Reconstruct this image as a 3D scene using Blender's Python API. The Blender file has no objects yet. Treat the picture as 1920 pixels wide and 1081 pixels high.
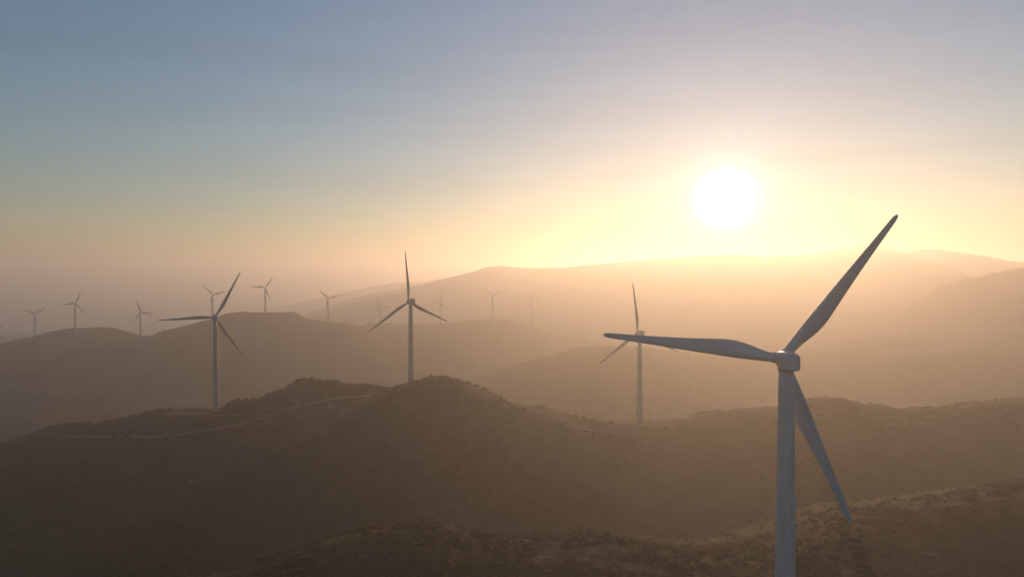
import bpy, math, random
import numpy as np
from mathutils import Matrix, Vector

R = math.radians
SC = bpy.context.scene
COL = SC.collection

# ------------------------------------------------------------------ camera
CAM_Z = 220.0                      # metres above the sea
PITCH = R(-0.9)
LENS, SENSOR = 24.0, 36.0
cam_d = bpy.data.cameras.new('camera')
cam_d.lens = LENS
cam_d.sensor_width = SENSOR
cam_d.clip_start = 1.0
cam_d.clip_end = 60000.0
cam = bpy.data.objects.new('camera', cam_d)
cam.location = (0, 0, CAM_Z)
cam.rotation_euler = (R(90) + PITCH, 0, 0)
COL.objects.link(cam)
SC.camera = cam

# ------------------------------------------------------------------ sky and sun
SUN_AZ, SUN_EL = R(17.35), R(6.2)          # azimuth clockwise from +Y
SUN_DIR = Vector((math.sin(SUN_AZ) * math.cos(SUN_EL), math.cos(SUN_AZ) * math.cos(SUN_EL), math.sin(SUN_EL)))
SKY_STRENGTH = 0.115
SUN_STRENGTH = 3.65
SUN_COLOR = (1.0, 0.62, 0.345)
HAZE_DENSITY = 4.2e-4
HAZE_ANISO = 0.62
HAZE_COLOR = (0.985, 0.935, 0.88)

world = bpy.data.worlds.new('World')
SC.world = world
world.use_nodes = True
nt = world.node_tree
nt.nodes.clear()
N = nt.nodes.new
L = nt.links.new
w_out = N('ShaderNodeOutputWorld')
sky = N('ShaderNodeTexSky')
sky.sky_type = 'NISHITA'
sky.sun_disc = False
sky.sun_elevation = SUN_EL
sky.sun_rotation = SUN_AZ
sky.altitude = 200
sky.air_density = 1.3
sky.dust_density = 0.0
sky.ozone_density = 3.6
bg = N('ShaderNodeBackground')
bg.inputs['Strength'].default_value = SKY_STRENGTH
# thin uneven streaks of high haze, all round the sky
stc = N('ShaderNodeTexCoord')
smap = N('ShaderNodeMapping'); smap.inputs['Scale'].default_value = (2.2, 2.2, 26.0)
L(stc.outputs['Generated'], smap.inputs['Vector'])
sno = N('ShaderNodeTexNoise'); sno.inputs['Scale'].default_value = 1.3; sno.inputs['Detail'].default_value = 4.0
sno.inputs['Roughness'].default_value = 0.5; sno.inputs['Distortion'].default_value = 0.4
L(smap.outputs[0], sno.inputs['Vector'])
smr = N('ShaderNodeMapRange'); smr.inputs[1].default_value = 0.3; smr.inputs[2].default_value = 0.7
smr.inputs[3].default_value = 0.955; smr.inputs[4].default_value = 1.05
L(sno.outputs[0], smr.inputs[0])
smu = N('ShaderNodeVectorMath'); smu.operation = 'SCALE'
L(sky.outputs['Color'], smu.inputs[0]); L(smr.outputs[0], smu.inputs['Scale'])
L(smu.outputs[0], bg.inputs['Color'])
# the sun itself and its aureole: a function of the angle to the sun only
tc = N('ShaderNodeTexCoord')
dot = N('ShaderNodeVectorMath'); dot.operation = 'DOT_PRODUCT'
dot.inputs[1].default_value = SUN_DIR
L(tc.outputs['Generated'], dot.inputs[0])
ac = N('ShaderNodeMath'); ac.operation = 'ARCCOSINE'; ac.use_clamp = False
L(dot.outputs['Value'], ac.inputs[0])


def falloff(scale_deg, power):
    m = N('ShaderNodeMath'); m.operation = 'DIVIDE'; m.inputs[1].default_value = R(scale_deg)
    L(ac.outputs[0], m.inputs[0])
    p = N('ShaderNodeMath'); p.operation = 'POWER'; p.inputs[1].default_value = power
    L(m.outputs[0], p.inputs[0])
    n = N('ShaderNodeMath'); n.operation = 'MULTIPLY'; n.inputs[1].default_value = -1.0
    L(p.outputs[0], n.inputs[0])
    e = N('ShaderNodeMath'); e.operation = 'EXPONENT'
    L(n.outputs[0], e.inputs[0])
    return e


def glow_bg(color, strength, scale, power):
    e = falloff(scale, power)
    s = N('ShaderNodeMath'); s.operation = 'MULTIPLY'; s.inputs[1].default_value = strength
    L(e.outputs[0], s.inputs[0])
    b = N('ShaderNodeBackground')
    b.inputs['Color'].default_value = (*color, 1)
    L(s.outputs[0], b.inputs['Strength'])
    return b


prev = bg
for args in (((1.0, 0.92, 0.76), 11.0, 0.86, 1.25), ((1.0, 0.80, 0.55), 0.2, 3.4, 1.3), ((0.95, 0.93, 1.0), 0.55, 2.5, 1.15)):
    g = glow_bg(*args)
    a = N('ShaderNodeAddShader')
    L(prev.outputs[0], a.inputs[0])
    L(g.outputs[0], a.inputs[1])
    prev = a
L(prev.outputs[0], w_out.inputs['Surface'])

sun_d = bpy.data.lights.new('sun', 'SUN')
sun_d.energy = SUN_STRENGTH
sun_d.angle = R(0.5)
sun_d.color = SUN_COLOR
sun = bpy.data.objects.new('sun', sun_d)
sun.rotation_euler = SUN_DIR.to_track_quat('Z', 'Y').to_euler()
sun.location = (0, 0, 900)
COL.objects.link(sun)

SC.view_settings.view_transform = 'Standard'
SC.view_settings.look = 'None'
SC.view_settings.exposure = 0.07
SC.view_settings.gamma = 1.0
SC.view_settings.use_curve_mapping = False
SC.render.engine = 'CYCLES'
SC.cycles.use_denoising = True
SC.cycles.max_bounces = 6
SC.cycles.diffuse_bounces = 3
SC.cycles.volume_bounces = 3
SC.cycles.sample_clamp_indirect = 4.0

# ------------------------------------------------------------------ helpers
FPX = 960 / math.tan(math.atan(SENSOR / 2 / LENS))     # photo pixels per unit slope
CP, SP = math.cos(PITCH), math.sin(PITCH)


def ray(px, py):
    u, v = (px - 960) / FPX, (540.5 - py) / FPX
    return np.array([u, CP - v * SP, SP + v * CP])


def at(px, py, d):
    """the place seen at photo pixel (px, py), d metres north of the camera"""
    r = ray(px, py)
    return r * (d / r[1]) + np.array([0, 0, CAM_Z])


def tag(o, label=None, cat=None, group=None, kind=None):
    for k, v in (('label', label), ('category', cat), ('group', group), ('kind', kind)):
        if v:
            o[k] = v
    return o


def mesh_obj(name, verts, faces, mat, parent=None, smooth=True):
    me = bpy.data.meshes.new(name)
    me.from_pydata([tuple(v) for v in verts], [], faces)
    me.materials.append(mat)
    if smooth:
        me.polygons.foreach_set('use_smooth', [True] * len(me.polygons))
    me.update()
    o = bpy.data.objects.new(name, me)
    COL.objects.link(o)
    if parent:
        o.parent = parent
    return o


def np_mesh(name, verts, faces, mat, smooth=True):
    """fast mesh from (n,3) verts and (m,k) faces"""
    me = bpy.data.meshes.new(name)
    n, (m, k) = len(verts), faces.shape
    me.vertices.add(n)
    me.vertices.foreach_set('co', np.ascontiguousarray(verts, np.float32).ravel())
    me.loops.add(m * k)
    me.loops.foreach_set('vertex_index', np.ascontiguousarray(faces, np.int32).ravel())
    me.polygons.add(m)
    me.polygons.foreach_set('loop_start', np.arange(0, m * k, k, dtype=np.int32))
    me.polygons.foreach_set('use_smooth', np.full(m, smooth))
    me.update(calc_edges=True)
    me.materials.append(mat)
    o = bpy.data.objects.new(name, me)
    COL.objects.link(o)
    return o


# value noise -------------------------------------------------------
def _hash(ix, iy, seed):
    h = (ix.astype(np.int64) * 374761393 + iy.astype(np.int64) * 668265263 + seed * 974711) & 0x7fffffff
    h = ((h ^ (h >> 13)) * 1274126177) & 0x7fffffff
    return ((h ^ (h >> 16)) & 0xffff) / 65535.0


def vnoise(x, y, seed=0):
    ix, iy = np.floor(x), np.floor(y)
    fx, fy = x - ix, y - iy
    fx = fx * fx * fx * (fx * (fx * 6 - 15) + 10)
    fy = fy * fy * fy * (fy * (fy * 6 - 15) + 10)
    a, b = _hash(ix, iy, seed), _hash(ix + 1, iy, seed)
    c, d = _hash(ix, iy + 1, seed), _hash(ix + 1, iy + 1, seed)
    return (a * (1 - fx) + b * fx) * (1 - fy) + (c * (1 - fx) + d * fx) * fy


def fbm(x, y, scale, octs=4, seed=0, gain=0.5):
    x, y = x / scale, y / scale
    s, a, t = 0, 1.0, 0
    for i in range(octs):
        s = s + a * (vnoise(x, y, seed + i * 7) * 2 - 1)
        t += a
        a *= gain
        x, y = x * 2.03 + y * 0.31, y * 2.03 - x * 0.31
    return s / t


def ridged(x, y, scale, octs=4, seed=0):
    x, y = x / scale, y / scale
    s, a, t = 0, 1.0, 0
    for i in range(octs):
        s = s + a * (1 - np.abs(vnoise(x, y, seed + i * 7) * 2 - 1) * 2)
        t += a
        a *= 0.5
        x, y = x * 2.03 + y * 0.31, y * 2.03 - x * 0.31
    return s / t


# ------------------------------------------------------------------ materials
def new_mat(name):
    m = bpy.data.materials.new(name)
    m.use_nodes = True
    t = m.node_tree
    return m, t, t.nodes['Principled BSDF']


def ramp_node(t, stops):
    r = t.nodes.new('ShaderNodeValToRGB')
    e = r.color_ramp.elements
    while len(e) < len(stops):
        e.new(0.5)
    for el, (p, c) in zip(e, stops):
        el.position = p
        el.color = (*c, 1)
    return r


def noise_node(t, scale, detail=5, rough=0.55, coord=None):
    n = t.nodes.new('ShaderNodeTexNoise')
    n.inputs['Scale'].default_value = scale
    n.inputs['Detail'].default_value = detail
    n.inputs['Roughness'].default_value = rough
    if coord:
        t.links.new(coord, n.inputs['Vector'])
    return n


def land_material(name, dark, mid, pale, scales=(0.015, 0.12, 0.9), bare=True, bump=0.6):
    m, t, b = new_mat(name)
    g = t.nodes.new('ShaderNodeNewGeometry')
    n1 = noise_node(t, scales[0], 5, 0.6, g.outputs['Position'])
    n2 = noise_node(t, scales[1], 6, 0.65, g.outputs['Position'])
    n3 = noise_node(t, scales[2], 4, 0.6, g.outputs['Position'])
    mx = t.nodes.new('ShaderNodeMath'); mx.operation = 'MULTIPLY_ADD'
    mx.inputs[1].default_value = 0.5
    t.links.new(n1.outputs[0], mx.inputs[0])
    h = t.nodes.new('ShaderNodeMath'); h.operation = 'MULTIPLY'; h.inputs[1].default_value = 0.5
    t.links.new(n2.outputs[0], h.inputs[0])
    t.links.new(h.outputs[0], mx.inputs[2])
    r = ramp_node(t, [(0.36, dark), (0.5, mid), (0.66, pale)])
    t.links.new(mx.outputs[0], r.inputs[0])
    col = r.outputs[0]
    r3 = ramp_node(t, [(0.3, (0.62, 0.62, 0.62)), (0.7, (1.15, 1.15, 1.15))])
    t.links.new(n3.outputs[0], r3.inputs[0])
    mm = t.nodes.new('ShaderNodeMix'); mm.data_type = 'RGBA'; mm.blend_type = 'MULTIPLY'
    mm.inputs[0].default_value = 1.0
    t.links.new(col, mm.inputs[6]); t.links.new(r3.outputs[0], mm.inputs[7])
    col = mm.outputs[2]
    if bare:
        at_ = t.nodes.new('ShaderNodeAttribute'); at_.attribute_name = 'bare'
        add = t.nodes.new('ShaderNodeMath'); add.operation = 'MULTIPLY_ADD'
        add.inputs[1].default_value = 0.9; add.inputs[2].default_value = -0.45
        t.links.new(n2.outputs[0], add.inputs[0])
        s = t.nodes.new('ShaderNodeMath'); s.operation = 'ADD'
        t.links.new(at_.outputs['Fac'], s.inputs[0]); t.links.new(add.outputs[0], s.inputs[1])
        st = t.nodes.new('ShaderNodeMapRange'); st.interpolation_type = 'SMOOTHSTEP'
        st.inputs[1].default_value = 0.38; st.inputs[2].default_value = 0.62
        t.links.new(s.outputs[0], st.inputs[0])
        m2 = t.nodes.new('ShaderNodeMix'); m2.data_type = 'RGBA'
        t.links.new(st.outputs[0], m2.inputs[0]); t.links.new(col, m2.inputs[6])
        m2.inputs[7].default_value = (0.125, 0.095, 0.064, 1)
        col = m2.outputs[2]
    t.links.new(col, b.inputs['Base Color'])
    b.inputs['Roughness'].default_value = 1.0
    b.inputs['Specular IOR Level'].default_value = 0.1
    bp = t.nodes.new('ShaderNodeBump')
    bp.inputs['Strength'].default_value = bump
    bp.inputs['Distance'].default_value = 0.4
    t.links.new(n3.outputs[0], bp.inputs['Height'])
    t.links.new(bp.outputs[0], b.inputs['Normal'])
    return m


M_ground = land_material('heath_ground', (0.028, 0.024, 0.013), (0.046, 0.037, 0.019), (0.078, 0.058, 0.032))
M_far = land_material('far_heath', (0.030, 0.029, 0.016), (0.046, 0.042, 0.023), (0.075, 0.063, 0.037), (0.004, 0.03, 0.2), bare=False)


def gravel_material():
    m, t, b = new_mat('pale_gravel')
    g = t.nodes.new('ShaderNodeNewGeometry')
    n = noise_node(t, 0.8, 6, 0.7, g.outputs['Position'])
    r = ramp_node(t, [(0.3, (0.13, 0.10, 0.075)), (0.7, (0.23, 0.185, 0.14))])
    t.links.new(n.outputs[0], r.inputs[0]); t.links.new(r.outputs[0], b.inputs['Base Color'])
    b.inputs['Roughness'].default_value = 0.95
    return m


M_gravel = gravel_material()


def paint_material(name, c0, c1):
    m, t, b = new_mat(name)
    tcn = t.nodes.new('ShaderNodeTexCoord')
    mp = t.nodes.new('ShaderNodeMapping'); mp.inputs['Scale'].default_value = (1.2, 1.2, 0.12)
    t.links.new(tcn.outputs['Object'], mp.inputs['Vector'])
    n = noise_node(t, 1.0, 6, 0.65, mp.outputs[0])
    r = ramp_node(t, [(0.3, c0), (0.62, c1)])
    t.links.new(n.outputs[0], r.inputs[0]); t.links.new(r.outputs[0], b.inputs['Base Color'])
    b.inputs['Roughness'].default_value = 0.42
    return m


def grey_material(name, c, rough):
    m, t, b = new_mat(name)
    tcn = t.nodes.new('ShaderNodeTexCoord')
    n = noise_node(t, 2.0, 4, 0.6, tcn.outputs['Object'])
    r = ramp_node(t, [(0.3, tuple(v * 0.8 for v in c)), (0.7, tuple(v * 1.15 for v in c))])
    t.links.new(n.outputs[0], r.inputs[0]); t.links.new(r.outputs[0], b.inputs['Base Color'])
    b.inputs['Roughness'].default_value = rough
    return m


M_white = paint_material('turbine_white_paint', (0.47, 0.462, 0.455), (0.59, 0.58, 0.57))
M_backlit = paint_material('turbine_paint_backlit_shade', (0.24, 0.24, 0.24), (0.33, 0.33, 0.33))  # turbine paint darkened: backlit shade of the farther turbines put into the colour
M_grey = grey_material('turbine_grey_metal', (0.22, 0.22, 0.22), 0.5)
M_seam = grey_material('seam_grey', (0.40, 0.40, 0.40), 0.6)
M_conc = grey_material('foundation_concrete', (0.22, 0.20, 0.175), 0.9)


def water_material():
    m, t, b = new_mat('sea_water')
    g = t.nodes.new('ShaderNodeNewGeometry')
    n = noise_node(t, 0.02, 5, 0.6, g.outputs['Position'])
    b.inputs['Base Color'].default_value = (0.02, 0.035, 0.045, 1)
    b.inputs['Roughness'].default_value = 0.35
    bp = t.nodes.new('ShaderNodeBump'); bp.inputs['Strength'].default_value = 0.5; bp.inputs['Distance'].default_value = 3
    t.links.new(n.outputs[0], bp.inputs['Height']); t.links.new(bp.outputs[0], b.inputs['Normal'])
    return m


def leaf_material(name, stops):
    m, t, b = new_mat(name)
    g = t.nodes.new('ShaderNodeNewGeometry')
    n = noise_node(t, 0.35, 4, 0.6, g.outputs['Position'])
    r = ramp_node(t, stops)
    t.links.new(n.outputs[0], r.inputs[0]); t.links.new(r.outputs[0], b.inputs['Base Color'])
    b.inputs['Roughness'].default_value = 0.9
    b.inputs['Specular IOR Level'].default_value = 0.15
    return m


M_scrub = leaf_material('scrub_leaves', [(0.3, (0.026, 0.025, 0.012)), (0.5, (0.044, 0.037, 0.018)), (0.7, (0.066, 0.051, 0.026))])
M_grass = leaf_material('dry_grass', [(0.3, (0.075, 0.058, 0.03)), (0.7, (0.14, 0.105, 0.055))])

# ------------------------------------------------------------------ terrain
# every hill: its crest (photo pixel, pixel, metres away), then the slope of
# its near side, of its far side and the roundness of its top
FLOOR = 0


class Hill:
    def __init__(s, name, pts, front, back, rnd, endslope=0.35, owner=None):
        w, last = [], pts[0][2]
        for p in pts:
            d = p[2] if len(p) > 2 else last
            last = d
            w.append(at(p[0], p[1], d))
        w = np.array(w)
        o = np.argsort(w[:, 0])
        s.w = w[o]
        s.name, s.front, s.back, s.rnd, s.end, s.owner = name, front, back, rnd, endslope, owner

    def z(s, X, Y, gull=0):
        xs = s.w[:, 0]
        yc = np.interp(X, xs, s.w[:, 1])
        zc = np.interp(X, xs, s.w[:, 2])
        out = np.maximum(xs[0] - X, 0) + np.maximum(X - xs[-1], 0)
        zc = zc - s.end * (np.sqrt(out ** 2 + s.rnd ** 2) - s.rnd)
        t = Y - yc
        sl = np.where(t < 0, s.front, s.back)
        return zc - sl * (np.sqrt(t * t + s.rnd ** 2) - s.rnd), np.abs(t)


HILLS = [
    Hill('foreground', [(400, 1100, 188), (460, 1076, 190), (520, 1056, 192), (600, 1031, 195), (680, 1017, 196), (760, 1009, 196),
                        (820, 1017, 196), (880, 1034, 196), (960, 1043, 194), (1060, 1037, 192), (1150, 1032, 190), (1240, 1047, 188),
                        (1330, 1070, 184), (1476, 1085, 180), (1600, 1040, 200), (1680, 982, 222), (1780, 950, 230), (1920, 932, 235),
                        (2100, 905, 240), (2500, 900, 240)], 0.13, 0.36, 10, 0.4, 'ground'),
    Hill('pad_ridge', [(-500, 1000, 452), (-300, 945, 454), (-120, 880, 455), (0, 831, 456), (40, 816, 456), (60, 808, 457), (85, 800, 458), (110, 795, 459),
                       (130, 796, 459), (150, 799, 460), (165, 801, 460), (200, 788, 460), (240, 779, 461), (275, 771, 462), (300, 770, 463), (400, 769, 464),
                       (425, 768, 466), (520, 766, 468), (640, 762, 470), (760, 752, 470), (860, 752, 465), (940, 757, 458), (975, 758, 457), (1000, 763, 457), (1035, 769, 457),
                       (1065, 776, 458), (1100, 786, 460), (1135, 797, 462), (1200, 795, 466)], 0.32, 0.40, 8, 0.35, 'near_ridge'),
    Hill('bumps', [(396, 800, 474), (418, 764, 474), (440, 750, 474), (478, 748, 474), (498, 741, 474), (530, 728, 474), (550, 714, 474), (580, 708, 474),
                   (602, 712, 474), (626, 711, 474), (650, 719, 473), (690, 718, 472), (720, 723, 471), (745, 725, 470), (790, 745, 470)], 0.5, 0.5, 4, 0.7, 'near_ridge'),
    Hill('knoll', [(600, 800, 424), (660, 765, 425), (710, 741, 426), (745, 725, 426), (770, 716, 426), (800, 707, 426), (830, 707, 427), (860, 713, 428),
                   (900, 729, 430), (935, 744, 432), (955, 756, 433), (1000, 772, 434), (1060, 789, 436), (1100, 806, 436)], 0.36, 0.42, 10, 0.4, 'near_ridge'),
    Hill('right_ridge', [(1120, 806, 468), (1200, 791, 474), (1260, 789, 476), (1300, 786, 478), (1340, 775, 480), (1400, 766, 480), (1460, 763, 480),
                         (1500, 758, 480), (1530, 750, 478), (1555, 746, 477), (1585, 746, 476), (1596, 752, 476), (1612, 753, 476), (1623, 759, 476),
                         (1655, 759, 476), (1668, 761, 476), (1678, 767, 476), (1750, 764, 478), (1810, 762, 480), (1840, 757, 480), (1880, 753, 480),
                         (1920, 749, 480), (2050, 738, 485), (2300, 720, 490), (2700, 720, 500)], 0.24, 0.40, 7, 0.3, 'near_ridge'),
    Hill('left_middle', [(-900, 720, 1353), (-400, 690, 1353), (-100, 656, 1353), (0, 643, 1345), (30, 636, 1341), (66, 630, 1338), (100, 620, 1330), (130, 615, 1322),
                         (143, 614.5, 1319), (185, 612, 1315), (205, 613, 1315), (235, 623, 1315), (265, 629, 1319), (290, 629, 1322), (300, 626, 1322),
                         (312, 617, 1326), (322, 618, 1326), (345, 610, 1330), (370, 604, 1334), (400, 595, 1338), (430, 586, 1338), (455, 583, 1338),
                         (466, 585, 1338), (538, 585, 1338), (543, 582.5, 1338), (553, 586, 1338), (562, 592, 1341), (580, 597, 1345), (610, 602, 1349),
                         (650, 605, 1353), (672, 612, 1357), (700, 627, 1357), (780, 660, 1360)], 0.30, 0.36, 20, 0.3, 'middle_hill'),
    Hill('centre_middle', [(560, 650, 1505), (660, 616, 1505), (682, 608, 1505), (696, 603, 1505), (705, 605, 1505), (740, 607, 1505), (840, 605, 1512),
                           (880, 600, 1520), (920, 597, 1520), (945, 597, 1520), (985, 607, 1520), (1010, 613, 1520), (1040, 620, 1520), (1060, 626, 1520),
                           (1095, 629, 1520), (1112, 641, 1520), (1150, 656, 1520), (1280, 700, 1520)], 0.28, 0.34, 20, 0.3, 'middle_hill'),
    Hill('valley_spur', [(700, 770, 1009), (780, 738, 1009), (860, 713, 1009), (952, 686, 1009), (1009, 671, 1009), (1059, 660, 1018), (1089, 650, 1027), (1119, 647, 1027),
                         (1146, 647, 1027), (1200, 649, 1035), (1260, 656, 1044), (1350, 666, 1069), (1450, 664, 1095), (1520, 660, 1112), (1600, 660, 1112),
                         (1690, 659, 1112), (1800, 657, 1112), (1920, 652, 1112), (2300, 640, 1112)], 0.26, 0.32, 20, 0.3, 'valley_hill'),
    Hill('right_low', [(1340, 680, 1240), (1480, 656, 1240), (1560, 645, 1240), (1600, 635, 1240), (1690, 629, 1240), (1760, 640, 1240), (1900, 665, 1240)], 0.26, 0.32, 20, 0.3, 'valley_hill'),
    Hill('right_shelf', [(1560, 655, 1350), (1680, 629, 1350), (1750, 622, 1350), (1830, 622, 1350), (1920, 620, 1350), (2400, 600, 1350)], 0.26, 0.32, 20, 0.3, 'valley_hill'),
    Hill('right_hill', [(1340, 668, 1660), (1500, 636, 1660), (1580, 616, 1660), (1637, 594, 1660), (1685, 577, 1660), (1740, 552, 1660), (1784, 532, 1660),
                        (1832, 520, 1660), (1861, 518, 1660), (1880, 510, 1660), (1920, 503, 1660), (2050, 484, 1660), (2500, 490, 1660)], 0.46, 0.36, 30, 0.3, 'right_hill'),
    Hill('mountain', [(500, 612, 3300), (540, 600, 3300), (580, 585, 3300), (620, 572, 3300), (660, 559, 3300), (700, 550, 3300), (760, 538, 3300), (800, 531, 3300), (850, 518, 3300),
                      (885, 509, 3300), (910, 501, 3300), (940, 498, 3300), (965, 501, 3300), (1000, 502, 3300), (1060, 501, 3300), (1130, 493, 3300),
                      (1200, 488, 3300), (1290, 480, 3300), (1370, 477, 3300), (1440, 479, 3300), (1500, 477, 3300), (1524, 476, 3300), (1567, 465, 3300),
                      (1608, 460, 3300), (1654, 462, 3300), (1683, 471, 3300), (1704, 472, 3300), (1733, 465, 3300), (1760, 469, 3300), (1798, 472, 3300),
                      (1822, 476, 3300), (1846, 485, 3300), (1909, 490, 3300), (1990, 503, 3300), (2500, 520, 3300)], 0.26, 0.30, 40, 0.25, 'mountain'),
    Hill('back_mountain', [(380, 600, 4700), (470, 583, 4700), (560, 567, 4700), (640, 550, 4700), (690, 538, 4700), (740, 530, 4700), (800, 527, 4700), (830, 521, 4700),
                           (880, 514, 4700), (1000, 515, 4700)], 0.22, 0.3, 60, 0.2, 'mountain'),
]
OWNERS = ['ground', 'near_ridge', 'middle_hill', 'valley_hill', 'right_hill', 'mountain']
SEABED = -0.6


def base_z(X, Y):
    D = np.hypot(X, Y)
    z = np.interp(Y, [-3000, -300, 0, 240, 330, 420, 700, 1200, 2000, 2600, 3200], [60, 110, 125, 112, 98, 96, 70, 45, 22, 4, -20])
    right = np.interp(X / np.maximum(Y, 500), [-0.15, 0.05], [0, 1])
    return np.maximum(z, np.where(right > 0, -20 + 45 * right, -20))


def height(X, Y, owner=False):
    D = np.hypot(X, Y)
    k = 0.0035 * np.maximum(D, 150)
    zs = [base_z(X, Y)]
    dt = [np.full_like(X, 60.0)]
    for h in HILLS:
        z, t = h.z(X, Y)
        zs.append(z)
        dt.append(t)
    Z = np.stack(zs)
    m = Z.max(0)
    ow = Z.argmax(0)
    z = m + k * np.log(np.exp(np.clip((Z - m) / k, -40, 0)).sum(0))
    z -= k * 0.12
    away = np.take_along_axis(np.stack(dt), ow[None], 0)[0]
    # gullies and spurs away from the crests, small bumps everywhere
    f = np.clip(away / (0.05 * np.maximum(D, 200)), 0, 1)
    sc = np.clip(D / 1500, 0, 1)
    z += f * (0.012 * np.clip(D, 150, 2500)) * ridged(X + 40 * fbm(X, Y, 300, 2, 5), Y * 0.6, 60 + 0.09 * 1500 * sc, 4, 11) * 0.8
    z += (0.35 + 0.0007 * np.clip(D, 0, 3000)) * fbm(X, Y, 14 + 50 * sc, 4, 3)
    z += np.where(D > 900, 0.7 * fbm(X, Y, 22, 3, 63), 0)
    z += np.where(D < 900, 0.35 * fbm(X, Y, 3.2, 2, 31), 0)
    # the pads round the big turbines are levelled
    for px, py, pz, pr in PADS:
        q = np.clip((np.hypot((X - px) / pr, (Y - py) / (pr * 0.55)) - 0.7) / 0.6, 0, 1)
        q = q * q * (3 - 2 * q)
        z = z * q + pz * (1 - q)
    z = np.maximum(z, SEABED)
    if owner:
        return z, ow
    return z


# big turbines: photo pixel of the hub, metres away, yaw (clockwise from north),
# blade angle, tilt, height of the hub above the ground
PADS = []
BIG = {}


def turb_axis(yaw, tilt):
    y, t = R(yaw), R(tilt)
    a = np.array([math.sin(y) * math.cos(t), math.cos(y) * math.cos(t), math.sin(t)])
    r = np.array([math.cos(y), -math.sin(y), 0.0])
    return a, r, np.cross(r, a)


BIG_SPEC = [
    # key, hub px, py, depth, yaw, phase, tilt, overhang, base z
    ('N', 1467.3, 672.0, 125.2, 4.0, 37.4, 0.8, 2.2, 138.5),
    ('T1', 403.5, 594.5, 458.0, -22.0, 27.6, 5.0, 3.2, 131.0),
    ('T2', 766.2, 565.5, 464.0, -34.0, 115.6, 2.0, 3.2, 147.0),
    ('T3', 1195.8, 624.5, 458.0, -15.0, 113.6, 2.0, 3.2, 122.6),
]
for key, px, py, d, yaw, ph, tilt, ov, bz in BIG_SPEC:
    hub = at(px, py, d)
    a, r, u = turb_axis(yaw, tilt)
    top = hub - a * ov
    BIG[key] = dict(hub=hub, yaw=yaw, ph=ph, tilt=tilt, ov=ov, base=np.array([top[0], top[1], bz]))
PADS.append((BIG['T1']['base'][0] - 14, BIG['T1']['base'][1] - 6, 131.0, 26))
PADS.append((BIG['T3']['base'][0] - 8, BIG['T3']['base'][1] - 4, 122.6, 20))
PADS.append((BIG['T2']['base'][0], BIG['T2']['base'][1], 147.0, 10))
PADS.append((BIG['N']['base'][0], BIG['N']['base'][1], 138.5, 13))


def ground_hit(px, py, d0=60, d1=3000):
    """where the line of sight through a photo pixel meets the land"""
    r = ray(px, py)
    t = np.geomspace(d0, d1, 6000)
    X, Y, Z = r[0] * t, r[1] * t, CAM_Z + r[2] * t
    g = height(X, Y)
    i = int(np.argmax(g >= Z))
    return np.array([X[i], Y[i], g[i]])


def z_at(x, y):
    return float(height(np.array([float(x)]), np.array([float(y)]))[0])


# the land is one surface of rings round the viewpoint, finest where it is near
ang = np.concatenate([np.arange(-180, -46, 3.0), np.arange(-46, 46.001, 0.1), np.arange(49, 180.1, 3.0)])
rad = [18.0]
while rad[-1] < 9000:
    rad.append(rad[-1] * (1.0075 if rad[-1] < 620 else 1.011))
rad = np.array(rad)
A_, R_ = np.meshgrid(np.radians(ang), rad)
GX, GY = R_ * np.sin(A_), R_ * np.cos(A_)
GZ, GO = height(GX, GY, owner=True)
nr, na = GX.shape

# ------------------------------------------------------------------ tracks
class Track:
    """a worn gravel track: its line is found on the land, which is then benched to carry it"""

    def __init__(s, pix, width):
        P = np.array([ground_hit(px, py) for px, py in pix])[:, :2]
        d = np.concatenate([[0], np.cumsum(np.hypot(*np.diff(P, axis=0).T))])
        n = max(12, int(d[-1] / 2.0))
        t = np.linspace(0, d[-1], n)
        X, Y = np.interp(t, d, P[:, 0]), np.interp(t, d, P[:, 1])
        for _ in range(25):
            X[1:-1] = (X[:-2] + 2 * X[1:-1] + X[2:]) / 4
            Y[1:-1] = (Y[:-2] + 2 * Y[1:-1] + Y[2:]) / 4
        Z = height(X, Y)
        for _ in range(30):
            Z[1:-1] = (Z[:-2] + 2 * Z[1:-1] + Z[2:]) / 4
        s.X, s.Y, s.Z, s.w, s.t = X, Y, Z, width, t

    def bench(s, gx, gy, gz):
        d2 = np.full(gx.shape, 1e9)
        zz = gz.copy()
        for x, y, z in zip(s.X, s.Y, s.Z):
            q = (gx - x) ** 2 + (gy - y) ** 2
            m = q < d2
            d2[m] = q[m]
            zz[m] = z
        k = np.clip((np.sqrt(d2) - s.w * 0.75) / (s.w * 1.1), 0, 1)
        k = k * k * (3 - 2 * k)
        return (zz - 0.22) * (1 - k) + gz * k

    def build(s):
        dx, dy = np.gradient(s.X), np.gradient(s.Y)
        l = np.hypot(dx, dy)
        nx, ny = -dy / l, dx / l
        n = len(s.X)
        wv = s.w / 2 * (1 + 0.25 * fbm(s.t, s.t * 0, 9, 2, 77))
        v = [np.stack([s.X + nx * wv * c, s.Y + ny * wv * c, s.Z + h], -1) for c, h in ((-1.25, -0.45), (-0.9, 0.0), (-0.45, -0.05), (0, 0.05), (0.45, -0.05), (0.9, 0.0), (1.25, -0.45))]
        f = [(i * 7 + j, i * 7 + j + 1, (i + 1) * 7 + j + 1, (i + 1) * 7 + j) for i in range(n - 1) for j in range(6)]
        return tag(np_mesh('road', np.stack(v, 1).reshape(-1, 3), np.array(f), M_gravel), kind='structure')


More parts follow.
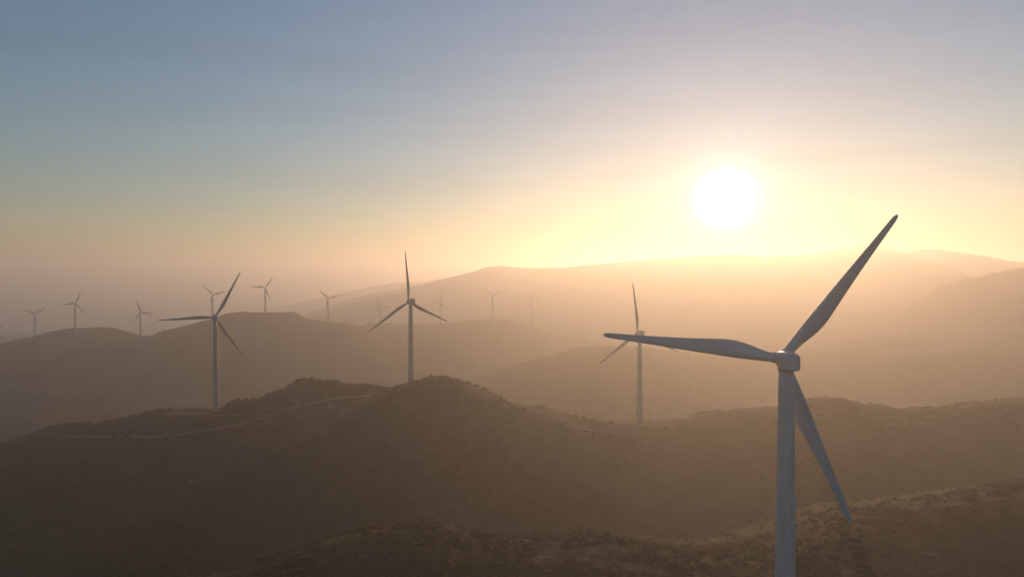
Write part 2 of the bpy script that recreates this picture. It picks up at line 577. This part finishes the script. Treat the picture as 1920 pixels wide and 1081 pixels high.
TRACKS = [Track([(128, 817), (180, 820), (250, 819), (320, 816), (380, 807), (430, 797), (480, 785), (530, 770), (580, 757), (620, 747), (660, 740), (700, 738), (725, 738)], 2.6),
          Track([(400, 778), (440, 776), (490, 768), (530, 758), (570, 750)], 2.0),
          Track([(1055, 793), (1075, 798), (1100, 804), (1125, 808), (1160, 810)], 2.2)]
gi = (rad > 330) & (rad < 640)
ga = np.abs(ang) < 46
sub = np.ix_(gi, ga)
near_ = (GX[sub], GY[sub])
for tr in TRACKS:
    bx = (near_[0] > tr.X.min() - 8) & (near_[0] < tr.X.max() + 8) & (near_[1] > tr.Y.min() - 8) & (near_[1] < tr.Y.max() + 8)
    gz = GZ[sub]
    gz[bx] = tr.bench(near_[0][bx], near_[1][bx], gz[bx])
    GZ[sub] = gz
    tr.build()


# bare earth: seen where tracks and pads have worn the heath away
bare = np.zeros_like(GX)


def add_bare(cx, cy, rx, ry, amount, rot=0.0):
    c, s = math.cos(rot), math.sin(rot)
    dx, dy = GX - cx, GY - cy
    q = np.hypot((dx * c + dy * s) / rx, (-dx * s + dy * c) / ry)
    np.maximum(bare, amount * np.clip(1.35 - q, 0, 1), out=bare)


for px, py, rx, ry, am in [(1035, 1037, 6, 5, .8), (1075, 1034, 4, 4, .8), (1130, 1031, 9, 4, .8), (1095, 1046, 3, 2.5, .75), (1130, 1057, 6, 3, .75),
                           (1180, 1060, 6, 4, .7), (1205, 1066, 6, 4, .7), (1240, 1072, 5, 4, .6), (1010, 1050, 3, 2, .55), (920, 1036, 3, 2, .5),
                           (1790, 944, 14, 3, .6), (1880, 936, 12, 3, .55), (1735, 950, 6, 2, .5), (1745, 1037, 5, 2, .6), (1590, 1072, 4, 3, .55),
                           (1690, 783, 34, 8, .5), (1765, 779, 22, 7, .6), (1880, 776, 20, 6, .55), (1560, 790, 30, 6, .4),
                           (1165, 803, 22, 7, .75), (1115, 801, 9, 5, .6), (1230, 806, 8, 4, .4),
                           (350, 774, 24, 9, .9), (640, 768, 24, 12, .45), (560, 785, 30, 10, .4), (690, 742, 14, 10, .5), (645, 800, 26, 10, .3), (545, 765, 16, 5, .4)]:
    g = ground_hit(px, py)
    add_bare(g[0], g[1], rx, ry, am)

idx = np.arange(nr * na).reshape(nr, na)
quads = np.stack([idx[:-1, :-1], idx[1:, :-1], idx[1:, 1:], idx[:-1, 1:]], -1)
flatq = quads.reshape(-1, 4)[:, ::-1]
own_idx = np.zeros(len(HILLS) + 1, int)
for i, h in enumerate(HILLS):
    own_idx[i + 1] = OWNERS.index(h.owner)
qo = own_idx[GO[:-1, :-1]].ravel()
# the valley floors between belong to the nearest sensible piece of land
qd = R_[:-1, :-1].ravel()
fl = (GO[:-1, :-1].ravel() == 0)
qo = np.where(fl, np.where(qd < 700, 0, 3), qo)
allv = np.stack([GX.ravel(), GY.ravel(), GZ.ravel()], -1)
wet = (GZ.ravel() <= SEABED + 1e-6)
keep = ~(wet[flatq].all(1))
for k, nm in enumerate(OWNERS):
    f = flatq[(qo == k) & keep]
    used = np.unique(f)
    remap = np.full(len(allv), -1, np.int64)
    remap[used] = np.arange(len(used))
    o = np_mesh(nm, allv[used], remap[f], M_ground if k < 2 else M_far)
    if k < 2:
        at_ = o.data.attributes.new('bare', 'FLOAT', 'POINT')
        at_.data.foreach_set('value', bare.ravel()[used].astype(np.float32))
    tag(o, kind='structure')
# the cap of land right below the viewpoint
ring = np.stack([GX[0], GY[0], GZ[0]], -1)
capv = [(0, 0, float(GZ[0].mean()))] + [tuple(p) for p in ring]
cap = mesh_obj('ground', capv, [(0, i + 1, i) for i in range(1, na)], M_ground)
tag(cap, kind='structure')

# the sea
seg = 96
sv = [(0, 0, 0.0)]
for rr in (2000, 5000, 9000, 13800):
    sv += [(rr * math.sin(2 * math.pi * i / seg), rr * math.cos(2 * math.pi * i / seg), 0.0) for i in range(seg)]
sf = [(0, 1 + (i + 1) % seg, 1 + i) for i in range(seg)]
for j in range(3):
    for i in range(seg):
        a0, a1 = 1 + j * seg + i, 1 + j * seg + (i + 1) % seg
        sf.append((a0, a1, a1 + seg, a0 + seg))
tag(mesh_obj('sea', sv, sf, water_material()), kind='structure')


# ------------------------------------------------------------------ wind turbines
def ring_loft(rings, closed_ends=True):
    """rings: list of equally long point lists"""
    n = len(rings[0])
    v = [p for r_ in rings for p in r_]
    f = []
    for j in range(len(rings) - 1):
        for i in range(n):
            a0, a1 = j * n + i, j * n + (i + 1) % n
            f.append((a0, a1, a1 + n, a0 + n))
    if closed_ends:
        f.append(tuple(reversed(range(n))))
        f.append(tuple((len(rings) - 1) * n + i for i in range(n)))
    return v, f


def mesh_data(name, v, f, mat, smooth=True, auto=None):
    me = bpy.data.meshes.new(name)
    me.from_pydata([tuple(p) for p in v], [], f)
    me.materials.append(mat)
    if smooth:
        me.polygons.foreach_set('use_smooth', [len(p.vertices) < 6 or auto is None for p in me.polygons])
    me.update()
    return me


def blade_mesh(name, Rb=33.0, n=20, stations=26, fat=1.0, curve=0.0, mat=None):
    sec = []
    # span fraction, chord, leading-edge offset, thickness/chord, twist
    S = [0.02, 0.05, 0.075, 0.11, 0.16, 0.21, 0.26, 0.32, 0.40, 0.50, 0.60, 0.70, 0.80, 0.88, 0.94, 0.97, 0.985, 0.995, 1.0]
    C = [1.75, 1.75, 1.78, 2.00, 2.50, 2.95, 3.22, 3.20, 2.85, 2.40, 2.02, 1.68, 1.38, 1.16, 1.00, 0.90, 0.74, 0.46, 0.12]
    E_ = [-0.875, -0.875, -0.88, -0.90, -0.95, -0.98, -1.0, -0.98, -0.92, -0.84, -0.76, -0.68, -0.60, -0.54, -0.50, -0.47, -0.40, -0.26, -0.06]
    T = [1.0, 1.0, 0.96, 0.78, 0.52, 0.38, 0.31, 0.27, 0.24, 0.21, 0.19, 0.175, 0.16, 0.15, 0.15, 0.15, 0.16, 0.2, 0.3]
    W = [13, 13, 13, 13, 12, 11, 9.5, 8, 6, 4.5, 3, 2, 1, 0.4, 0, 0, 0, 0, 0]
    ss = np.concatenate([np.linspace(0.02, 0.94, stations), [0.955, 0.97, 0.98, 0.987, 0.993, 0.997, 1.0]])
    rings = []
    for q in ss:
        c, e, th, tw = [np.interp(q, S, K) for K in (C, E_, T, W)]
        c *= fat; e *= fat
        circ = np.clip((th - 0.3) / 0.6, 0, 1)
        ring_ = []
        for i in range(n):
            a = 2 * math.pi * i / n
            xx = 0.5 - 0.5 * math.cos(a)              # 0 leading, 1 trailing
            sg = 1 if a < math.pi else -1
            yt = 5 * (0.2969 * math.sqrt(max(xx, 0)) - 0.126 * xx - 0.3516 * xx ** 2 + 0.2843 * xx ** 3 - 0.1015 * xx ** 4) * th
            yc_ = math.sqrt(max(0.25 - (xx - 0.5) ** 2, 0)) * th
            y = sg * (yt * (1 - circ) + yc_ * circ) * c
            x = e + xx * c
            t = R(tw)
            ring_.append((x * math.cos(t) - y * math.sin(t), x * math.sin(t) + y * math.cos(t) + curve * q * q, q * Rb))
        rings.append(ring_)
    v, f = ring_loft(rings)
    return mesh_data(name, v, f, mat or M_white)


def tower_mesh(name, h, r0, r1, n=40, rings=14, mat=None):
    rr = []
    for j in range(rings + 1):
        t = j / rings
        rad_ = r0 + (r1 - r0) * (t ** 1.05)
        rr.append([(rad_ * math.cos(2 * math.pi * i / n), rad_ * math.sin(2 * math.pi * i / n), -0.6 + (h + 0.6) * t) for i in range(n)])
    v, f = ring_loft(rr)
    return mesh_data(name, v, f, mat or M_white, auto=1)


def box_section_loft(name, sections, mat, n_corner=4):
    """sections along +Y: (y, half width, z bottom, z top, chamfer top, chamfer bottom)"""
    rings = []
    for y, hw, zb, zt, ct, cb in sections:
        pts = []
        for cx, cz, c, a0 in ((hw - ct, zt - ct, ct, 0), (-(hw - ct), zt - ct, ct, 90), (-(hw - cb), zb + cb, cb, 180), (hw - cb, zb + cb, cb, 270)):
            for i in range(n_corner + 1):
                a = R(a0 + 90 * i / n_corner)
                pts.append((cx + c * math.cos(a), y, cz + c * math.sin(a)))
        rings.append(pts)
    rings = [list(reversed(r_)) for r_ in rings]
    v, f = ring_loft(rings)
    return mesh_data(name, v, f, mat, auto=1)


def hub_mesh(name, r0, nose, back, n=32, mat=None):
    """spinner: a rounded cone along +Y, its base at y = -back"""
    prof = [(-back, r0 * 0.90), (-back + 0.12, r0 * 0.98), (-back * 0.4, r0), (0.35, r0 * 0.99), (nose * 0.45, r0 * 0.90), (nose * 0.7, r0 * 0.72),
            (nose * 0.87, r0 * 0.47), (nose * 0.96, r0 * 0.24), (nose, r0 * 0.03)]
    rr = [[(r_ * math.cos(2 * math.pi * i / n), y, -r_ * math.sin(2 * math.pi * i / n)) for i in range(n)] for y, r_ in prof]
    v, f = ring_loft(rr)
    return mesh_data(name, v, f, mat or M_white, auto=1)


def collar_mesh(name, r0, z0, z1, n=28, mat=None):
    rr = [[(r_ * math.cos(2 * math.pi * i / n), r_ * math.sin(2 * math.pi * i / n), z) for i in range(n)] for z, r_ in ((z0, r0 * 0.97), (z0 + 0.05, r0), (z1 - 0.05, r0), (z1, r0 * 0.97))]
    v, f = ring_loft(rr)
    return mesh_data(name, v, f, mat or M_white, auto=1)


def tube_between(pts, r, n=8):
    rings = []
    for k, p in enumerate(pts):
        p = Vector(p)
        d = (Vector(pts[min(k + 1, len(pts) - 1)]) - Vector(pts[max(k - 1, 0)])).normalized()
        q = d.to_track_quat('Z', 'Y').to_matrix()
        rings.append([tuple(p + q @ Vector((r * math.cos(2 * math.pi * i / n), r * math.sin(2 * math.pi * i / n), 0))) for i in range(n)])
    return ring_loft(rings)


def join(parts):
    V, Fc = [], []
    for v, f in parts:
        o = len(V)
        V += list(v)
        Fc += [tuple(i + o for i in q) for q in f]
    return V, Fc


def box(cx, cy, cz, sx, sy, sz):
    v = [(cx + a * sx / 2, cy + b * sy / 2, cz + c * sz / 2) for a in (-1, 1) for b in (-1, 1) for c in (-1, 1)]
    f = [(0, 1, 3, 2), (4, 6, 7, 5), (0, 4, 5, 1), (2, 3, 7, 6), (0, 2, 6, 4), (1, 5, 7, 3)]
    return v, f


def lens_tube(name, z, r0, hh, mat, n=40):
    rr = [[(r_ * math.cos(2 * math.pi * i / n), r_ * math.sin(2 * math.pi * i / n), zz) for i in range(n)] for zz, r_ in ((z - hh, r0 - 0.06), (z - hh, r0), (z + hh, r0), (z + hh, r0 - 0.06))]
    v, f = ring_loft(rr, False)
    return mesh_data(name, v, f, mat, auto=1)


def add_part(name, me, parent, mat4=None):
    o = bpy.data.objects.new(name, me)
    COL.objects.link(o)
    o.parent = parent
    if mat4 is not None:
        o.matrix_local = mat4
    return o


TURBINES = 'wind turbines on the hills'


def nacelle_frame(yaw, tilt, hz):
    """local frame of the nacelle: +Y along the rotor axis, +Z up, at hub height on the tower axis"""
    a, r, u = turb_axis(yaw, tilt)
    m = Matrix(((r[0], a[0], u[0], 0), (r[1], a[1], u[1], 0), (r[2], a[2], u[2], hz), (0, 0, 0, 1)))
    return m


def assemble(base, yaw, tilt, ph, hubh, ov, meshes, label, scale=1.0):
    root = bpy.data.objects.new('wind_turbine', None)
    COL.objects.link(root)
    root.location = base
    root.scale = (scale,) * 3
    tag(root, label, 'wind turbine', TURBINES)
    top_drop = 1.55
    tw = add_part('tower', meshes['tower'], root)
    for me in meshes.get('seams', []):
        add_part('flange', me, tw)
    if 'door' in meshes:
        add_part('door', meshes['door'], tw, Matrix.Rotation(R(200), 4, 'Z'))
    if 'foundation' in meshes:
        add_part('foundation', meshes['foundation'], root)
    nf = nacelle_frame(yaw, tilt, hubh - math.sin(R(tilt)) * ov)
    nac = add_part('nacelle', meshes['nacelle'], root, nf)
    for nm, me in meshes.get('nacelle_parts', []):
        add_part(nm, me, nac)
    hub = add_part('hub', meshes['hub'], root, nf @ Matrix.Translation((0, ov, 0)))
    for k in range(3):
        phi = R(ph) + 2 * math.pi * k / 3
        m = nf @ Matrix.Translation((0, ov, 0)) @ Matrix.Rotation(phi, 4, 'Y')
        b = add_part('blade', meshes['blade'], root, m)
        if 'collar' in meshes:
            add_part('root_collar', meshes['collar'], b)
    return root


# near turbine: an older, stocky machine with a rounded box nacelle
HN = float(BIG['N']['hub'][2] - BIG['N']['base'][2])
near_mesh = dict(
    tower=tower_mesh('tower_stout', HN - 1.45, 2.05, 1.34, 56, 24),
    seams=[lens_tube('yaw_ring', HN - 1.62, 1.47, 0.22, M_grey, 48)],
    foundation=mesh_data('foundation_slab', *ring_loft([[(r_ * math.cos(2 * math.pi * i / 32), r_ * math.sin(2 * math.pi * i / 32), z) for i in range(32)] for z, r_ in ((-0.8, 2.9), (0.05, 2.9), (0.10, 2.8))]), M_conc, auto=1),
    nacelle=box_section_loft('nacelle_shell', [(-3.35, 1.18, -1.30, 1.22, 0.5, 0.35), (-3.2, 1.36, -1.46, 1.42, 0.75, 0.45), (-2.6, 1.46, -1.55, 1.55, 0.85, 0.5),
                                               (-0.4, 1.52, -1.60, 1.62, 0.88, 0.5), (0.9, 1.46, -1.52, 1.56, 0.86, 0.55), (1.5, 1.34, -1.36, 1.40, 0.86, 0.7), (1.62, 1.2, -1.22, 1.25, 0.8, 0.7)], M_white, 5),
    hub=hub_mesh('spinner', 1.45, 1.9, 1.0),
    blade=blade_mesh('rotor_blade', 33.0, 24, 34),
    collar=collar_mesh('blade_collar', 1.0, 0.95, 1.75),
    door=mesh_data('tower_door', *join([box(2.0, 0, 3.0, 0.16, 0.95, 2.1), box(2.1, 0, 1.9, 0.7, 1.3, 0.08)]), M_grey, smooth=False),
)
bN = BIG['N']
rootN = assemble(bN['base'], bN['yaw'], bN['tilt'], bN['ph'], HN, bN['ov'], near_mesh,
                 'large close wind turbine in the right foreground, seen from behind, its tower leaving the frame')

# the three on the near ridge: slimmer, with a raised cooler hood on the roof
mid_mesh = dict(
    tower=tower_mesh('tower_slim', 59.6, 2.0, 1.30, 36, 14, M_backlit),
    seams=[lens_tube('tower_joint_slim', z, 2.0 - 0.70 * (((z + 0.6) / 60.2) ** 1.05) + 0.05, 0.08, M_seam, 36) for z in (20, 40)],
    foundation=near_mesh['foundation'],
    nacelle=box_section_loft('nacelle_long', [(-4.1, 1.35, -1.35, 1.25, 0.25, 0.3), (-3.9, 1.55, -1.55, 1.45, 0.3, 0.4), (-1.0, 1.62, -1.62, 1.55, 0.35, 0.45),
                                              (1.2, 1.60, -1.60, 1.52, 0.45, 0.5), (1.9, 1.35, -1.35, 1.28, 0.6, 0.6)], M_backlit, 3),
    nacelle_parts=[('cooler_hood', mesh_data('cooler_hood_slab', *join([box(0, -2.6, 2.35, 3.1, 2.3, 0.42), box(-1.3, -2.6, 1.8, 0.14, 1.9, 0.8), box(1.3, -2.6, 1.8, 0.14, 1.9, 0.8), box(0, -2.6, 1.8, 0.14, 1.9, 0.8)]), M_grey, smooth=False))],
    hub=hub_mesh('spinner_mid', 1.5, 2.1, 1.1, 32, M_backlit),
    blade=blade_mesh('rotor_blade_slim', 34.2, 16, 22, 0.72, 1.0, M_backlit),
    collar=collar_mesh('blade_collar_slim', 0.86, 1.1, 1.7, 28, M_backlit),
)
for key, lab in (('T1', 'wind turbine on the gravel pad of the near ridge, one long blade pointing left'),
                 ('T2', 'wind turbine standing behind the rounded knoll in the centre, one blade straight up'),
                 ('T3', 'hazy wind turbine in the saddle, its hub partly covered by a long nearer blade')):
    b = BIG[key]
    hz = float(b['hub'][2] - b['base'][2])
    mm = dict(mid_mesh)
    mm['tower'] = tower_mesh('tower_slim', hz - 1.5, 2.0, 1.30, 36, 14, M_backlit)
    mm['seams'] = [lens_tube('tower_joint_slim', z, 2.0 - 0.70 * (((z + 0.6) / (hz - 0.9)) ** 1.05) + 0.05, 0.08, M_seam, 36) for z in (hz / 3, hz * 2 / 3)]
    assemble(b['base'], b['yaw'], b['tilt'], b['ph'], hz, b['ov'], mm, lab)

# the small ones on the hills beyond: hub pixel, metres away, yaw, blade angle, foot pixel row
FAR = [
    (-9, 601, 1449, -20, 24.4, 645, 'tiny wind turbine cut by the left edge of the photo, only two blade tips showing'),
    (65.3, 588, 1406, -20, 54.7, 633, 'tiny wind turbine low on the left hill, two blades raised in a V'),
    (142, 568.3, 1279, -2, 23.0, 617, 'tiny wind turbine on the crest of the left hill, standing left of its summit'),
    (264.5, 585, 1294, -2, 96.7, 631, 'tiny wind turbine in the dip between the two left hills'),
    (399, 552.3, 1374, -8, 74.9, 602, 'tiny wind turbine behind the left pad turbine, its rotor just above that hub'),
    (496.8, 539, 1326, -30, 35.3, 587, 'tiny wind turbine on the flat summit of the middle hill'),
    (615.6, 559, 1406, -6, 72.1, 606, 'tiny wind turbine on the right shoulder of the flat-topped middle hill'),
    (712.4, 573.8, 1505, -30, 96.1, 608, 'faint tiny wind turbine just left of the larger central turbine on the hazy hill'),
    (824.8, 564.6, 1489, -30, 14.4, 606, 'faint tiny wind turbine just right of the larger central turbine on the hazy hill'),
    (923.2, 554, 1520, -25, 63.6, 598, 'faint tiny wind turbine on top of the hazy centre hill, two blades in a V'),
    (996, 571.6, 1528, -44, 2.0, 610, 'very faint tiny wind turbine on the right slope of the hazy centre hill'),
    (1699, 585, 1370, -11, 70.9, 630, 'almost invisible tiny wind turbine in the haze at the foot of the right hill'),
    (1828, 573, 1370, -25, 116.0, 624, 'almost invisible tiny wind turbine in the haze near the right edge of the photo'),
]
far_mesh = dict(
    nacelle=box_section_loft('nacelle_far', [(-4.1, 1.5, -1.5, 1.4, 0.3, 0.4), (1.9, 1.4, -1.4, 1.3, 0.5, 0.5)], M_backlit, 2),
    hub=hub_mesh('spinner_far', 1.5, 2.1, 1.1, 12, M_backlit),
    blade=blade_mesh('rotor_blade_far', 33.5, 10, 14, 1.35, 0.8, M_backlit),
)
for px, py, d, yaw, ph, foot, lab in FAR:
    k = 0.60 if d == 1370 else 0.76            # two of an even smaller make
    hub = at(px, py, d)
    a, r, u = turb_axis(yaw, 4)
    top = hub - a * 3.2 * k
    zf = min(at(px, foot, d)[2], z_at(top[0], top[1]) + 0.3)
    hz = float(hub[2] - zf)
    mm = dict(far_mesh)
    mm['tower'] = tower_mesh('tower_far', hz / k - 1.4, 2.6, 1.9, 16, 6, M_backlit)
    assemble((top[0], top[1], zf), yaw, 4, ph, hz / k, 3.2, mm, lab, k)

# ------------------------------------------------------------------ scrub and dry grass
rng = np.random.default_rng(12)


def ico():
    t = (1 + 5 ** 0.5) / 2
    v = [(-1, t, 0), (1, t, 0), (-1, -t, 0), (1, -t, 0), (0, -1, t), (0, 1, t), (0, -1, -t), (0, 1, -t), (t, 0, -1), (t, 0, 1), (-t, 0, -1), (-t, 0, 1)]
    f = [(0, 11, 5), (0, 5, 1), (0, 1, 7), (0, 7, 10), (0, 10, 11), (1, 5, 9), (5, 11, 4), (11, 10, 2), (10, 7, 6), (7, 1, 8),
         (3, 9, 4), (3, 4, 2), (3, 2, 6), (3, 6, 8), (3, 8, 9), (4, 9, 5), (2, 4, 11), (6, 2, 10), (8, 6, 7), (9, 8, 1)]
    v = [np.array(p) / np.linalg.norm(p) for p in v]
    cache, nf = {}, []

    def mid(a, b):
        k = (min(a, b), max(a, b))
        if k not in cache:
            m = (v[a] + v[b]) / 2
            v.append(m / np.linalg.norm(m))
            cache[k] = len(v) - 1
        return cache[k]
    for a, b, c in f:
        ab, bc, ca = mid(a, b), mid(b, c), mid(c, a)
        nf += [(a, ab, ca), (b, bc, ab), (c, ca, bc), (ab, bc, ca)]
    return np.array(v), np.array(nf)


IV, IF = ico()


def scatter(n, x0, x1, y0, y1, mask):
    x, y = rng.uniform(x0, x1, n), rng.uniform(y0, y1, n)
    k = (np.abs(x) < 0.85 * y + 25) & (rng.random(n) < mask(x, y))
    return x[k], y[k]


def bare_at(x, y):
    th = np.degrees(np.arctan2(x, y))
    i = np.clip(np.searchsorted(ang, th), 0, na - 1)
    j = np.clip(np.searchsorted(rad, np.hypot(x, y)), 0, nr - 1)
    return bare[j, i]


def road_free(x, y):
    return bare_at(x, y) < 0.30


def make_scrub(x, y, smin, smax, leafy):
    n = len(x)
    z = height(x, y)
    s = smin + (smax - smin) * rng.random(n) ** 2.6
    disp = 0.62 + 0.75 * rng.random((n, len(IV), 1))
    v = IV[None] * disp
    v[..., 2] *= rng.uniform(0.4, 0.8, (n, 1))
    a = rng.uniform(0, 6.283, n)
    c, sn = np.cos(a)[:, None], np.sin(a)[:, None]
    st = rng.uniform(0.8, 1.5, (n, 1))
    vx, vy = v[..., 0] * st, v[..., 1]
    P = np.stack([vx * c - vy * sn, vx * sn + vy * c, v[..., 2]], -1) * s[:, None, None]
    P += np.stack([x, y, z + 0.28 * s], -1)[:, None]
    F_ = IF[None] + (np.arange(n) * len(IV))[:, None, None]
    V, Fc = P.reshape(-1, 3), F_.reshape(-1, 3)
    if leafy:
        # leaf sprays standing out of the bush
        k = leafy
        d = rng.normal(size=(n, k, 3)); d[..., 2] = np.abs(d[..., 2])
        d /= np.linalg.norm(d, axis=-1, keepdims=True)
        cen = np.stack([x, y, z + 0.28 * s], -1)[:, None] + d * (s[:, None, None] * rng.uniform(0.7, 1.15, (n, k, 1))) * np.array([1.1, 1.1, 0.8])
        t1 = rng.normal(size=(n, k, 3)); t2 = rng.normal(size=(n, k, 3))
        t1 /= np.linalg.norm(t1, axis=-1, keepdims=True); t2 /= np.linalg.norm(t2, axis=-1, keepdims=True)
        q = (0.22 * s)[:, None, None]
        tri = np.stack([cen + t1 * q, cen - t1 * q * 0.6 + t2 * q, cen - t2 * q], 2).reshape(-1, 3)
        o = len(V)
        V = np.concatenate([V, tri])
        Fc = np.concatenate([Fc, o + np.arange(len(tri)).reshape(-1, 3)])
    return V, Fc


def emit(name, chunks, mat, smooth=False):
    V, F_, o = [], [], 0
    for v, f in chunks:
        V.append(v); F_.append(f + o); o += len(v)
    ob = np_mesh(name, np.concatenate(V), np.concatenate(F_), mat, smooth)
    return tag(ob, kind='stuff')


def patch(x, y, sc, seed, lo, hi):
    return np.clip((fbm(x, y, sc, 3, seed) * 0.5 + 0.5 - lo) / (hi - lo), 0, 1)


chunks = []
x, y = scatter(13000, -150, 260, 120, 262, lambda x, y: 0.25 + 0.75 * patch(x, y, 16, 41, 0.38, 0.58))
k = road_free(x, y) & (np.hypot(x - bN['base'][0], y - bN['base'][1]) > 7)
chunks.append(make_scrub(x[k], y[k], 0.3, 1.7, 16))
x, y = scatter(5000, -330, 330, 255, 400, lambda x, y: 0.1 + 0.8 * patch(x, y, 26, 43, 0.42, 0.62))
k = road_free(x, y)
chunks.append(make_scrub(x[k], y[k], 0.4, 1.5, 0))
x, y = scatter(15000, -420, 460, 395, 515, lambda x, y: 0.03 + 0.95 * patch(x, y, 30, 47, 0.47, 0.58))
k = road_free(x, y)
for b_ in ('T1', 'T2', 'T3'):
    k &= np.hypot(x - BIG[b_]['base'][0], y - BIG[b_]['base'][1]) > 6
chunks.append(make_scrub(x[k], y[k], 0.3, 1.6, 0))
emit('scrub', chunks, M_scrub)

# dry grass tufts between the foreground bushes
x, y = scatter(16000, -120, 120, 140, 250, lambda x, y: 0.9 * patch(x, y, 9, 53, 0.48, 0.66))
k = np.hypot(x - bN['base'][0], y - bN['base'][1]) > 5
x, y = x[k], y[k]
n, kb = len(x), 5
z = height(x, y)
base = np.stack([x, y, z], -1)[:, None] + np.concatenate([rng.normal(0, 0.22, (n, kb, 2)), np.full((n, kb, 1), -0.05)], -1)
lean = np.concatenate([rng.normal(0.18, 0.22, (n, kb, 2)), rng.uniform(0.35, 0.8, (n, kb, 1))], -1)
a = rng.uniform(0, 6.283, (n, kb))
side = np.stack([np.cos(a), np.sin(a), np.zeros_like(a)], -1) * 0.07
tri = np.stack([base + side, base - side, base + lean], 2).reshape(-1, 3)
emit('dry_grass', [(tri, np.arange(len(tri)).reshape(-1, 3))], M_grass)

# ------------------------------------------------------------------ haze
top = float(max(GZ.max(), BIG['N']['hub'][2] + 40, BIG['T2']['hub'][2] + 40)) + 6.0
HX, HY0, HY1, HZ0 = 14000.0, -14000.0, 14000.0, -2.0
hv, hf = box(0, (HY0 + HY1) / 2, (top + HZ0) / 2, 2 * HX, HY1 - HY0, top - HZ0)
hm = bpy.data.materials.new('haze_air')
hm.use_nodes = True
ht = hm.node_tree
ht.nodes.clear()
ho = ht.nodes.new('ShaderNodeOutputMaterial')
pv = ht.nodes.new('ShaderNodeVolumePrincipled')
pv.inputs['Color'].default_value = (*HAZE_COLOR, 1)
pv.inputs['Density'].default_value = HAZE_DENSITY
pv.inputs['Anisotropy'].default_value = HAZE_ANISO
ht.links.new(pv.outputs[0], ho.inputs['Volume'])
tag(mesh_obj('haze', hv, hf, hm, smooth=False), kind='stuff')
